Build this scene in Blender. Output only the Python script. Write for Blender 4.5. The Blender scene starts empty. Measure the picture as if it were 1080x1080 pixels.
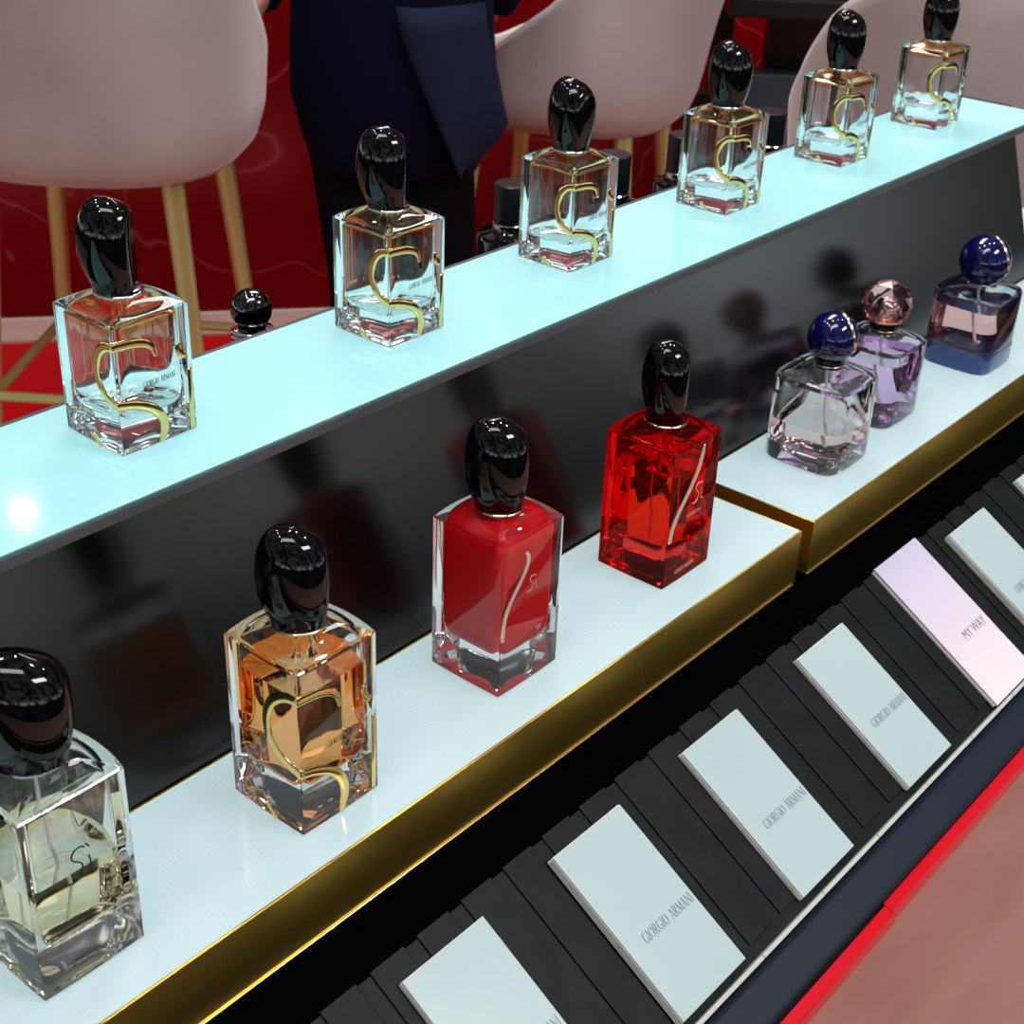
import bpy, bmesh, math, random
from mathutils import Vector, Matrix
random.seed(4)
sc = bpy.context.scene
C = sc.collection
PI = math.pi

# ------------------------------------------------------------------ camera
F_PX = 1531.886
PITCH, ROLL, YAW = math.radians(29.3909), math.radians(2.2944), math.radians(50.6055)
CZ = 1.45
fw = Vector((math.sin(YAW)*math.cos(PITCH), math.cos(YAW)*math.cos(PITCH), -math.sin(PITCH)))
r0 = Vector((math.cos(YAW), -math.sin(YAW), 0)); u0 = r0.cross(fw)
rr = r0*math.cos(ROLL)+u0*math.sin(ROLL); uu = -r0*math.sin(ROLL)+u0*math.cos(ROLL)
cam_d = bpy.data.cameras.new('camera'); cam = bpy.data.objects.new('camera', cam_d); C.objects.link(cam)
M = Matrix.Identity(4)
for i in range(3):
    M[i][0] = rr[i]; M[i][1] = uu[i]; M[i][2] = -fw[i]
M[2][3] = CZ
cam.matrix_world = M
cam_d.sensor_width = 36; cam_d.sensor_fit = 'HORIZONTAL'; cam_d.lens = 36*F_PX/1080
cam_d.clip_start = 0.02
cam_d.dof.use_dof = True; cam_d.dof.focus_distance = 0.95; cam_d.dof.aperture_fstop = 20.0
sc.camera = cam
def SH(s, h, z=0.0):
    "point at s metres to the right of and h metres ahead of the viewer"
    return Vector((s*math.cos(YAW)+h*math.sin(YAW), -s*math.sin(YAW)+h*math.cos(YAW), z))

# ------------------------------------------------------------------ materials
def mat(name, col=(.5,.5,.5), rough=.5, metal=0., spec=.5, trans=0., ior=1.45, emit=None, estr=1., coat=0., sheen=0., sheen_tint=None):
    m = bpy.data.materials.new(name); m.use_nodes = True
    b = m.node_tree.nodes['Principled BSDF']
    b.inputs['Base Color'].default_value = (*col, 1)
    b.inputs['Roughness'].default_value = rough
    b.inputs['Metallic'].default_value = metal
    b.inputs['Specular IOR Level'].default_value = spec
    b.inputs['Transmission Weight'].default_value = trans
    b.inputs['IOR'].default_value = ior
    b.inputs['Coat Weight'].default_value = coat
    b.inputs['Coat Roughness'].default_value = .05
    if sheen:
        b.inputs['Sheen Weight'].default_value = sheen
        b.inputs['Sheen Roughness'].default_value = .4
        if sheen_tint: b.inputs['Sheen Tint'].default_value = (*sheen_tint, 1)
    if emit:
        b.inputs['Emission Color'].default_value = (*emit, 1)
        b.inputs['Emission Strength'].default_value = estr
    return m
def glass(name, col=(1,1,1), ior=1.47, rough=0.):
    m = bpy.data.materials.new(name); m.use_nodes = True
    nt = m.node_tree; nt.nodes.clear()
    o = nt.nodes.new('ShaderNodeOutputMaterial'); g = nt.nodes.new('ShaderNodeBsdfGlass')
    g.inputs['Color'].default_value = (*col, 1); g.inputs['IOR'].default_value = ior; g.inputs['Roughness'].default_value = rough
    nt.links.new(g.outputs[0], o.inputs['Surface'])
    return m
def N(m, t): return m.node_tree.nodes.new(t)
def L(m, a, b): m.node_tree.links.new(a, b)
def P(m): return m.node_tree.nodes['Principled BSDF']
def noise_color(m, c1, c2, scale, detail=4, stretch=(1,1,1), lo=.35, hi=.65, coord='Object', distortion=0.):
    tc = N(m,'ShaderNodeTexCoord'); mp = N(m,'ShaderNodeMapping'); n = N(m,'ShaderNodeTexNoise'); r = N(m,'ShaderNodeValToRGB')
    mp.inputs['Scale'].default_value = stretch
    n.inputs['Scale'].default_value = scale; n.inputs['Detail'].default_value = detail; n.inputs['Distortion'].default_value = distortion
    r.color_ramp.elements[0].position = lo; r.color_ramp.elements[0].color = (*c1,1)
    r.color_ramp.elements[1].position = hi; r.color_ramp.elements[1].color = (*c2,1)
    L(m, tc.outputs[coord], mp.inputs[0]); L(m, mp.outputs[0], n.inputs['Vector']); L(m, n.outputs[0], r.inputs[0])
    L(m, r.outputs[0], P(m).inputs['Base Color'])
    return n, r, mp
def bump(m, fac, strength, dist):
    b = N(m,'ShaderNodeBump'); b.inputs['Strength'].default_value = strength; b.inputs['Distance'].default_value = dist
    L(m, fac, b.inputs['Height']); L(m, b.outputs[0], P(m).inputs['Normal'])

m_glass = glass('clear_glass')
m_amber = glass('amber_glass', (1,.70,.40))
m_redglass = glass('red_glass', (.97,.22,.19))
m_blueglass = glass('blue_glass', (.78,.87,1.))
m_pinkglass = glass('pink_glass', (.98,.80,.80))
m_lilacglass = glass('lilac_glass', (.95,.86,.95))
def liquid(name, col): return (glass(name+'_side', col, 1.36/1.47), glass(name+'_top', (1,1,1) if min(col)>.5 else tuple(.5+.5*c for c in col), 1.36))
q_pale = liquid('pale_perfume', (.98,.91,.74))
q_orange = liquid('orange_perfume', (1.,.66,.37))
q_pink = liquid('pink_perfume', (.99,.85,.85))
q_lilac = liquid('lilac_perfume', (.93,.76,.93))
q_rose = liquid('rose_perfume', (1.,.74,.72))
q_redor = liquid('red_orange_perfume', (1.,.55,.22))
m_redlac = mat('red_lacquer', (.95,.004,.010), .28, spec=.3)
m_black = mat('black_gloss_plastic', (.002,.002,.0025), .05, spec=.4, coat=.1)
m_navy = mat('navy_gloss', (.003,.004,.055), .05, coat=.4)
m_gold = mat('polished_gold', (.86,.62,.22), .14, 1)
m_palegold = mat('pale_gold', (.85,.70,.48), .2, 1)
m_silver = mat('chrome', (.75,.75,.76), .12, 1)
m_tube = mat('white_dip_tube', (.95,.95,.92), .3, spec=.8)
m_ink = mat('black_ink', (.012,.012,.014), .5)
m_inlay = mat('pale_inlay_metal', (.95,.78,.66), .2, .7)
m_goldink = mat('gold_ink', (.85,.62,.36), .3, .6)
m_card = mat('white_card', (.44,.555,.565), .30, spec=.4)
m_cardedge = mat('ivory_card', (.72,.70,.64), .5)
m_cardink = mat('grey_foil_ink', (.16,.18,.19), .35)
m_lilaccard = mat('lilac_card', (.62,.58,.72), .3)
m_tray = mat('tray_black', (.010,.012,.013), .5, spec=.22)
n_, r_, _ = noise_color(m_tray, (.004,.006,.0065), (.008,.0105,.011), 30, 5, (1,1,1)); 
m_base = mat('base_black', (.0012,.0012,.0013), .6, spec=.0)
m_rail = mat('rail_blue_black', (.009,.015,.026), .48, spec=.2)
m_redtrim = mat('red_trim', (.60,.002,.012), .22, spec=.5, coat=.4)
m_redtrim2 = mat('red_cabinet_front', (.45,.004,.010), .3)
m_acrylic = mat('frosted_acrylic', (.60,.63,.58), .25, trans=.15, ior=1.3)
m_riser = mat('riser_black_gloss', (.0015,.0015,.0017), .21, spec=.62)
m_trim = mat('dark_grey_trim', (.08,.085,.09), .35, spec=.5)
m_goldsheet = mat('brushed_gold_sheet', (.95,.66,.13), .34, 1)
m_lit_up = mat('lit_acrylic_cyan', (.20,.38,.40), .08, spec=.5, emit=(.25,.50,.53), estr=1.0)
m_lit_low = mat('lit_acrylic_white', (.30,.35,.36), .12, spec=.5, emit=(.52,.74,.77), estr=.62)
def ribbed(m, freq, c1, c2):
    tc = N(m,'ShaderNodeTexCoord'); w = N(m,'ShaderNodeTexWave'); r = N(m,'ShaderNodeValToRGB')
    w.bands_direction = 'Y'; w.inputs['Scale'].default_value = freq; w.inputs['Distortion'].default_value = 0
    r.color_ramp.elements[0].color = (*c1,1); r.color_ramp.elements[1].color = (*c2,1)
    L(m, tc.outputs['Object'], w.inputs['Vector']); L(m, w.outputs[0], r.inputs[0]); L(m, r.outputs[0], P(m).inputs['Emission Color'])
ribbed(m_lit_low, 85, (.49,.715,.75), (.54,.755,.785))
m_glassedge = mat('green_glass_edge', (.10,.28,.26), .1, trans=.3)
m_velvet = mat('mauve_velvet', (.42,.32,.31), .75, spec=.2, sheen=.6, sheen_tint=(.95,.85,.85))
noise_color(m_velvet, (.39,.325,.32), (.50,.425,.41), 5, 4, (1,1,.6), .3, .7)
m_piping = mat('white_piping', (.75,.68,.66), .6)
m_brass = mat('brass_leg', (.56,.50,.20), .38, .6, spec=.4)
m_navycloth = mat('navy_suit_cloth', (.0018,.0022,.012), .85, spec=.1, sheen=.04, sheen_tint=(.2,.3,.7))
m_navyflap = mat('navy_flap_cloth', (.007,.010,.030), .8, spec=.2, sheen=.10, sheen_tint=(.3,.4,.8))  # flap is a lighter navy than the rest of the jacket
m_trouser = mat('black_trouser_cloth', (.003,.003,.006), .9, spec=.1)
m_skin = mat('skin', (.42,.22,.16), .5)
m_hair = mat('dark_hair', (.01,.008,.007), .5)
m_shoe = mat('black_leather', (.006,.006,.006), .3)
m_wall = mat('red_marble_wall', (.10,.002,.003), .18, spec=.4)
def marble(m):
    tc = N(m,'ShaderNodeTexCoord'); mp = N(m,'ShaderNodeMapping'); n = N(m,'ShaderNodeTexNoise'); v = N(m,'ShaderNodeTexNoise')
    r = N(m,'ShaderNodeValToRGB'); mx = N(m,'ShaderNodeMix'); r2 = N(m,'ShaderNodeValToRGB'); mx.data_type='RGBA'
    v.inputs['Scale'].default_value = 1.6; v.inputs['Detail'].default_value = 3; v.inputs['Distortion'].default_value = .6
    n.inputs['Scale'].default_value = 3; n.inputs['Detail'].default_value = 5
    e = r.color_ramp.elements
    e[0].position = .495; e[0].color = (0,0,0,1); e[1].position = .5; e[1].color = (1,1,1,1)
    x = e.new(.505); x.color = (0,0,0,1)
    r2.color_ramp.elements[0].color = (.125,.0012,.002,1); r2.color_ramp.elements[1].color = (.21,.002,.004,1)
    L(m, tc.outputs['Object'], mp.inputs[0]); L(m, mp.outputs[0], v.inputs['Vector']); L(m, mp.outputs[0], n.inputs['Vector'])
    L(m, v.outputs[0], r.inputs[0]); L(m, n.outputs[0], r2.inputs[0])
    L(m, r.outputs[0], mx.inputs['Factor']); L(m, r2.outputs[0], mx.inputs['A'])
    mx.inputs['B'].default_value = (.26,.03,.034,1)
    L(m, mx.outputs['Result'], P(m).inputs['Base Color'])
marble(m_wall)
m_skirt = mat('beige_skirting', (.78,.74,.64), .4)
m_carpet = mat('red_carpet', (.60,.006,.010), .8, spec=.1)
m_floor = mat('pink_stone_floor', (.42,.20,.15), .28, spec=.4)
noise_color(m_floor, (.76,.42,.335), (.88,.54,.45), 3.2, 6, (1,4.5,1), .3, .7, distortion=.5)
m_blackmetal = mat('black_metal', (.004,.004,.005), .25)
m_greyblue = mat('grey_blue_panel', (.04,.055,.075), .35)
m_pinkbox = mat('pink_carton', (.72,.36,.36), .5)
m_lid = mat('pale_lilac_paper', (.70,.62,.68), .5)
m_white = mat('white_laminate', (.78,.76,.76), .4)

# ------------------------------------------------------------------ mesh helpers
def link(name, verts, faces, mats, parent=None, smooth=True, idx=None, sharp=None):
    me = bpy.data.meshes.new(name); me.from_pydata([tuple(v) for v in verts], [], faces)
    if not isinstance(mats, (list, tuple)): mats = [mats]
    for m in mats: me.materials.append(m)
    if idx: me.polygons.foreach_set('material_index', idx)
    bm = bmesh.new(); bm.from_mesh(me)
    if sharp is not None:
        for e in bm.edges:
            if len(e.link_faces) == 2 and e.calc_face_angle(0) > sharp: e.smooth = False
    bm.to_mesh(me); bm.free()
    me.polygons.foreach_set('use_smooth', [smooth]*len(me.polygons)); me.update()
    o = bpy.data.objects.new(name, me); C.objects.link(o)
    if parent: o.parent = parent
    return o
def tag(o, label=None, cat=None, group=None, kind=None):
    for k, v in (('label',label),('category',cat),('group',group),('kind',kind)):
        if v: o[k] = v
    return o
def empty(name, loc, rz=0, label=None, cat=None, group=None, rx=0):
    o = bpy.data.objects.new(name, None); C.objects.link(o); o.location = loc; o.rotation_euler = (rx,0,rz); o.empty_display_size=.03
    return tag(o, label, cat, group)
def loft(rings, close_a=True, close_b=True, flip=False):
    n = len(rings[0]); V = [v for r in rings for v in r]; Fc = []
    for i in range(len(rings)-1):
        for j in range(n):
            k = (j+1) % n
            Fc.append((i*n+j, i*n+k, (i+1)*n+k, (i+1)*n+j))
    if close_a:
        V.append(sum((Vector(v) for v in rings[0]), Vector())/n); c = len(V)-1
        Fc += [(c, (j+1)%n, j) for j in range(n)]
    if close_b:
        V.append(sum((Vector(v) for v in rings[-1]), Vector())/n); c = len(V)-1; b=(len(rings)-1)*n
        Fc += [(c, b+j, b+(j+1)%n) for j in range(n)]
    if flip: Fc = [f[::-1] for f in Fc]
    return V, Fc
def join(*parts):
    V, Fc = [], []
    for v, f in parts:
        k = len(V); V += list(v); Fc += [tuple(i+k for i in q) for q in f]
    return V, Fc
def boxm(x0,y0,z0,x1,y1,z1,bev=0.,seg=2):
    bm = bmesh.new()
    bmesh.ops.create_cube(bm, size=1)
    for v in bm.verts: v.co = Vector((x0+(v.co.x+.5)*(x1-x0), y0+(v.co.y+.5)*(y1-y0), z0+(v.co.z+.5)*(z1-z0)))
    if bev: bmesh.ops.bevel(bm, geom=bm.edges[:], offset=bev, segments=seg, profile=.6, affect='EDGES')
    bm.verts.index_update()
    r = ([v.co.copy() for v in bm.verts], [tuple(v.index for v in f.verts) for f in bm.faces]); bm.free(); return r
def box(name, x0,y0,z0,x1,y1,z1, m, parent=None, bev=0.001, seg=2):
    v,f = boxm(x0,y0,z0,x1,y1,z1,bev,seg); return link(name, v, f, m, parent, smooth=False)
def ring(cx,cy,z,rx,ry=None,n=32,ph=0):
    ry = rx if ry is None else ry
    return [Vector((cx+rx*math.cos(ph+2*PI*i/n), cy+ry*math.sin(ph+2*PI*i/n), z)) for i in range(n)]
def lathe(prof, n=40, cx=0, cy=0): return loft([ring(cx,cy,z,max(r,1e-5),n=n) for r,z in prof])
def tube(path, rad, n=12, close=True):
    path = [Vector(p) for p in path]; rings = []
    if not hasattr(rad,'__len__'): rad = [rad]*len(path)
    ref = Vector((0,0,1))
    for i,p in enumerate(path):
        t = (path[min(i+1,len(path)-1)]-path[max(i-1,0)]).normalized()
        a = ref - t*ref.dot(t)
        if a.length < 1e-3: a = Vector((1,0,0)) - t*t.x
        a.normalize(); b = t.cross(a); ref = a
        rings.append([p+(a*math.cos(2*PI*j/n)+b*math.sin(2*PI*j/n))*rad[i] for j in range(n)])
    return loft(rings, close, close)
def cat(pts, sub=8):
    pts = [Vector(p) for p in pts]; out = []
    for i in range(len(pts)-1):
        p0 = pts[max(i-1,0)]; p1 = pts[i]; p2 = pts[i+1]; p3 = pts[min(i+2,len(pts)-1)]
        for k in range(sub):
            t = k/sub
            out.append(.5*((2*p1)+(p2-p0)*t+(2*p0-5*p1+4*p2-p3)*t*t+(3*p1-p0-3*p2+p3)*t**3))
    return out+[pts[-1]]
def text(s, size, xs=1., depth=.0001, bold=0.):
    cu = bpy.data.curves.new('t','FONT'); cu.body = s; cu.size = size; cu.extrude = depth; cu.offset = bold; cu.align_x = 'LEFT'
    o = bpy.data.objects.new('t', cu); C.objects.link(o)
    dg = bpy.context.evaluated_depsgraph_get(); me = o.evaluated_get(dg).to_mesh()
    V = [Vector((v.co.x*xs, v.co.y, v.co.z)) for v in me.vertices]; Fc = [tuple(p.vertices) for p in me.polygons]
    o.evaluated_get(dg).to_mesh_clear(); bpy.data.objects.remove(o); bpy.data.curves.remove(cu)
    return V, Fc
# high-contrast roman capitals: (thick strokes, thin strokes) in a unit-height cell, with the cell's width
def arc(cx,cy,rx,ry,a0,a1,n=14): return [(cx+rx*math.cos(math.radians(a0+(a1-a0)*i/n)), cy+ry*math.sin(math.radians(a0+(a1-a0)*i/n))) for i in range(n+1)]
GLY = {'I':([[(.15,0),(.15,1)]],[[(.05,0),(.25,0)],[(.05,1),(.25,1)]],.30),
 'O':([arc(.40,.5,.33,.5,130,230),arc(.40,.5,.33,.5,-50,50)],[arc(.40,.5,.33,.5,0,360,30)],.80),
 'G':([arc(.40,.5,.33,.5,120,240),[(.66,.05),(.66,.42)]],[arc(.40,.5,.33,.5,45,315,24),[(.54,.42),(.76,.42)],[(.63,.82),(.63,.98)]],.80),
 'R':([[(.14,0),(.14,1)],[(.30,.48),(.64,0)],arc(.34,.74,.20,.26,-60,60)],[[(.04,0),(.24,0)],[(.04,1),(.34,1)]+arc(.34,.74,.20,.26,90,-90)+[(.14,.48)],[(.56,0),(.74,0)]],.74),
 'A':([[(.36,1),(.66,0)]],[[(.36,1),(.07,0)],[(.17,.33),(.55,.33)],[(.0,0),(.16,0)],[(.56,0),(.76,0)]],.74),
 'M':([[(.12,1),(.45,.03)],[(.80,1),(.80,0)]],[[(.12,0),(.12,1)],[(.45,.03),(.80,1)],[(.04,0),(.2,0)],[(.7,0),(.9,0)]],.95),
 'N':([[(.12,1),(.66,0)]],[[(.12,0),(.12,1)],[(.66,0),(.66,1)],[(.04,0),(.2,0)],[(.58,1),(.74,1)]],.78),' ':([],[],.42)}
def strip(pl, w, z0, z1):
    pl = [Vector((p[0],p[1],0)) for p in pl]; V=[]; Fc=[]
    for i,p in enumerate(pl):
        t = (pl[min(i+1,len(pl)-1)]-pl[max(i-1,0)])
        t.normalize(); nn = Vector((-t.y,t.x,0))*w/2
        V += [p+nn+Vector((0,0,z1)), p-nn+Vector((0,0,z1))]
        if i: k=2*i; Fc.append((k-2,k-1,k+1,k))
    return V,Fc
def roman(s, h, xs=.62, gap=.07, thick=.105, thin=.035, z=.00012):
    parts=[]; x=0
    for ch in s:
        tk,tn,w = GLY[ch]
        for pls,wd in ((tk,thick),(tn,thin)):
            for pl in pls:
                q=[((x+p[0])*h*xs, p[1]*h) for p in pl]; parts.append(strip(q, wd*h*.85, 0, z))
        x += w+gap
    V,Fc = join(*parts); return V,Fc,(x-gap)*h*xs

# ------------------------------------------------------------------ square bottle
def section(h, r, bf=.0006, bb=.0045):
    "cross-section with its sharp corner at (-h,-h); sides bowed outwards"
    cor = [(-h,-h,180,r[0]),(h,-h,270,r[1]),(h,h,0,r[2]),(-h,h,90,r[3])]; bul=[bf,bb,bb,bf]
    arcs=[]
    for (x,y,a0,q) in cor:
        cx = x-math.copysign(q,x); cy = y-math.copysign(q,y)
        arcs.append([(cx+q*math.cos(math.radians(a0+90*i/5)), cy+q*math.sin(math.radians(a0+90*i/5))) for i in range(6)])
    out=[]; nrm=[(0,-1),(1,0),(0,1),(-1,0)]
    for k in range(4):
        out += arcs[k]
        a=arcs[k][-1]; b=arcs[(k+1)%4][0]
        for i in range(1,10):
            t=i/10; s=bul[k]*4*t*(1-t); out.append((a[0]+(b[0]-a[0])*t+nrm[k][0]*s, a[1]+(b[1]-a[1])*t+nrm[k][1]*s))
    return out
def at_z(sec, z, s=1.): return [Vector((x*s,y*s,z)) for x,y in sec]
def to_circle(sec, rad, t, z):
    out=[]
    for x,y in sec:
        a=math.atan2(y,x); out.append(Vector((x+(rad*math.cos(a)-x)*t, y+(rad*math.sin(a)-y)*t, z)))
    return out
def bottle_shell(h, H, r, rise, rn, bf, bb):
    S = section(h, r, bf, bb); S1 = section(h-.0010, [max(q-.0004,.0003) for q in r], bf, bb)
    rings = [at_z(S1,.0030,.2), at_z(S1,.0024,.55), at_z(S1,.0010,.82), at_z(S1,0,.95), at_z(S1,0), at_z(S,.0012), at_z(S,H*.33), at_z(S,H*.66), at_z(S,H-.0010), at_z(S1,H)]
    S2 = section(h-.0022, [max(q-.0004,.0003) for q in r], bf, bb)
    for t in (0,.3,.6,.85,1.): rings.append(to_circle(S2, rn, t, H+.0003+rise*(1-(1-t)**1.6)))
    rings.append(ring_like(S2, rn, H+rise+.004))
    return loft(rings)
def ring_like(S, rad, z): return [Vector((rad*math.cos(math.atan2(y,x)), rad*math.sin(math.atan2(y,x)), z)) for x,y in S]
def cavity_rings(h, H, r, rise, rn, wall, zb, bb):
    hc = h-wall; S = section(hc, r, .0003, bb*.9); R=[]
    d = .17*H
    for s,t in ((.25,0),(.55,.05),(.78,.17),(.90,.34),(.97,.62),(1.,1.)): R.append(at_z(S, zb+d*t, s))
    z0 = zb+d; z1 = H-.0055
    for i in range(1,13): R.append(at_z(S, z0+(z1-z0)*i/12))
    S2 = section(hc-.0015, r, .0003, bb*.9); R.append(at_z(S2, H-.0038))
    for t in (.25,.55,.85,1.): R.append(to_circle(S2, rn*.62, t, H-.0034+(rise)*(1-(1-t)**1.5)))
    R.append(ring_like(S2, rn*.62, H+rise+.001))
    return R
def split_rings(R, zl):
    lo=[r for r in R if r[0].z < zl-1e-5]; hi=[r for r in R if r[0].z > zl+1e-5]
    a,b=lo[-1],hi[0]; t=(zl-a[0].z)/(b[0].z-a[0].z); m=[p.lerp(q,t) for p,q in zip(a,b)]
    return lo+[m], [m]+hi
def pebble(w, d, hh, z0, flat=.74, ang=0., lean=.10):
    "asymmetric egg: one side planed to a soft face"
    rings=[]; n=48; m=22
    for i in range(m+1):
        t=i/m
        if t<.07: r=.76+.03*t/.07
        elif t<.46: q=(t-.07)/.39; r=.79+.21*math.sin(PI/2*q)**.9
        else: q=(t-.46)/.54; r=max(1-q**2.5,0)**(1/2.0)
        z=z0+hh*t; R=[]
        for j in range(n):
            a=2*PI*j/n; x=w*.54*r*math.cos(a); y=d*.54*r*math.sin(a)
            lim=flat*w/2*(.86+.14*math.sin(PI*min(1,t*1.1)))
            if x>lim*.8: x=lim*.8+ (lim*.2)*(1-math.exp(-(x-lim*.8)/(lim*.2)))
            x += -lean*w*math.sin(PI*t)*.5 + .04*w*math.cos(a)*(t-.5)
            zz = z - .10*hh*max(t-.55,0)/.45*(x/(w/2)+.2)
            R.append(Vector((x*math.cos(ang)-y*math.sin(ang), x*math.sin(ang)+y*math.cos(ang), zz)))
        rings.append(R)
    return loft(rings)
S_UV = [(.50,.685),(.475,.75),(.40,.80),(.28,.828),(.14,.838),(0,.842),(-.14,.836),(-.27,.80),(-.38,.735),(-.435,.645),(-.42,.55),(-.35,.485),(-.25,.44),(-.13,.412),(0,.398),(.14,.38),(.28,.345),(.40,.298),(.49,.235),(.535,.165),(.53,.09),(.49,.012)]
S_UV2 = [(u*.68 if u<0 else u*1.04, v) for u,v in S_UV]
def on_face(u, v, h, H, off=0., bf=.0006):
    b = bf*4*abs(u)*(1-abs(u))
    if u<0: return Vector((-h-off-b, -h-u*2*h, v*H)), Vector((-1,0,0))
    return Vector((-h+u*2*h, -h-off-b, v*H)), Vector((0,-1,0))
def ribbon(uv, h, H, hw, ht, sub=6, taper=True, off=0.):
    P2 = cat([(u,v,0) for u,v in uv], sub); pts=[]; nr=[]
    for p in P2:
        q,nn = on_face(p.x,p.y,h,H,off); k=min(1,abs(p.x)/.05)
        if k<1:
            dg=Vector((-1,-1,0)).normalized(); nn=(nn*k+dg*(1-k)).normalized()
        pts.append(q); nr.append(nn)
    rings=[]; n=10
    for i,p in enumerate(pts):
        t=(pts[min(i+1,len(pts)-1)]-pts[max(i-1,0)]).normalized(); a=(nr[i]-t*nr[i].dot(t)).normalized(); b=t.cross(a)
        f=i/(len(pts)-1); w = hw*(.35+.65*min(1,f/.12,(1-f)/.08+.35)) if taper else hw
        rings.append([p+b*w*math.cos(2*PI*j/n)+a*ht*math.sin(2*PI*j/n) for j in range(n)])
    return loft(rings)
def face_xform(V, u, v, h, H, off=.0004, slope=0., left=False):
    "lay flat text (x right, y up) on the right-hand front face (or the left-hand one)"
    p,nn = on_face(u,v,h,H,off); out=[]
    for q in V:
        b = .0006
        if left: out.append(Vector((-h-off-b-q.z, p.y-q.x, p.z+q.y+slope*q.x)))
        else: out.append(Vector((p.x+q.x, -h-off-b-q.z, p.z+q.y+slope*q.x)))
    return out
def square_bottle(X, Y, Z, side, H, cap, label, style, group=None, rz=0.):
    h = side/2; rise=.0055*side/.0545; rn=.0135*side/.0545; bb=.05*side
    root = empty('perfume_bottle', (X,Y,Z+.0003), rz, label, 'perfume bottle', group)
    r=(.0009,.0009,.012,.0009); rc=(.0035,.004,.014,.004)
    wall=.105*side; zb=style.get('zb',.20)*H
    O = bottle_shell(h,H,r,rise,rn,.0006,bb); R = cavity_rings(h,H,rc,rise,rn,wall,zb,bb)
    gm = style.get('glass', m_glass); lvl = style.get('level')
    if style.get('opaque'):
        link('glass_body', O[0], O[1], gm, root, sharp=.5)
        V,Fc = loft(R); link('lacquered_core', V, Fc, style['opaque'], root, sharp=.9)
    else:
        up = R
        if lvl:
            lo,up = split_rings(R, lvl*H)
            n=len(lo[0]); V,Fc = loft(lo); idx=[0]*(len(Fc)-n)+[1]*n
            link('perfume', V, Fc, list(style['liquid']), root, idx=idx, sharp=.8)
        V2,F2 = loft(up, not lvl, True, flip=True)
        A = O; k=len(A[0]); V = list(A[0])+list(V2); Fc = list(A[1])+[tuple(i+k for i in f) for f in F2]
        idx=[0]*len(A[1])
        for f in F2:
            zc=sum(V2[i].z for i in f)/len(f)
            idx.append(1 if (style.get('shoulder') and zc>H-.0080 and zc<H+rise*.30) else 0)
        link('glass_body', V, Fc, [gm, style.get('shoulder') or gm], root, idx=idx, sharp=.5)
        if style.get('tube'):
            zt = zb+.004
            V,Fc = tube([(0,0,H+rise),(0,0,H*.6),(.002,-.002,H*.4),(-.004,-.004,zt)], .0011, 10); link('dip_tube', V, Fc, m_tube, root)
    V,Fc = lathe([(rn*.98,H+rise+.0004),(rn*1.08,H+rise+.0008),(rn*1.08,H+rise+.0018),(rn*.96,H+rise+.0024)],40); 
    link('collar', V, Fc, style.get('collar', m_silver), root)
    V,Fc = pebble(cap[0], cap[1], cap[2]*.985, H+rise+.0022, cap[3], cap[4], cap[5] if len(cap)>5 else .10); link('cap', V, Fc, m_black, root, sharp=1.2)
    if style.get('S'):
        V,Fc = join(ribbon(S_UV if side>.06 else S_UV2,h,H,.0031*side/.0545,.0008), ribbon([(-.52,.085),(-.45,.05),(-.37,.008)],h,H,.0017,.0006))
        link('gold_letter', V, Fc, m_gold, root)
        dot=[(.80,.70),(.82,.655),(.86,.625),(.92,.607),(.965,.605)]
        V,Fc = join(ribbon([(.945,.50),(.945,.35),(.94,.2),(.935,.02)],h,H,.0019,.0006,taper=False)); link('gold_letter', V, Fc, m_gold, root)
        V,Fc = ribbon([(.815,.72),(.82,.67),(.86,.63),(.91,.612)],h,H,.0024,.0006); link('gold_letter_dot', V, Fc, m_gold, root)
        tV,tF,w = roman('GIORGIO ARMANI', .0037*side/.0545, xs=.60, thick=.14, thin=.06)
        link('lettering', face_xform(tV,.33,.47,h,H,slope=.04), tF, m_ink, root, smooth=False)
    return root, h, H

ZU, ZL = CZ-.395, CZ-.598
ZB = CZ-.650; XE = 1.985
# ------------------------------------------------------------------ display furniture
ledge = empty('display_ledge', (0,0,ZB), 0, 'long black glossy display ledge with a cyan glowing top behind the perfume counter', 'display shelf')
def lz(z): return z-ZB
X0,X1 = -.75, 1.667
# riser: leans back a little, topped by the overhanging lit panel
zt_ = lz(ZU)-.009; zl_ = lz(ZL)-.002; yt_ = .602+(zt_-zl_)*math.tan(math.radians(18))
V,Fc = loft([[Vector((x,y,z)) for y,z in ((.602,0),(.602,zl_),(yt_,zt_),(.733,zt_),(.733,0))] for x in (X0,1.712)])
link('riser', V, Fc, m_riser, ledge, smooth=False)
box('edge_trim', X0,.603,lz(ZU)-.009, X1,.7375,lz(ZU)-.0022, m_trim, ledge, .0006)
V,Fc = join(boxm(X0,.7345,lz(ZU)-.0022,X1,.7375,lz(ZU)+.0004,.0003)); link('back_trim', V, Fc, m_trim, ledge, smooth=False)
box('lit_panel', X0,.6045,lz(ZU)-.0022, X1-.0015,.7342,lz(ZU), m_lit_up, ledge, .0004)
box('glass_edge', X0,.6032,lz(ZU)-.0022, X1,.6043,lz(ZU)-.0002, m_glassedge, ledge, .0002)

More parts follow.
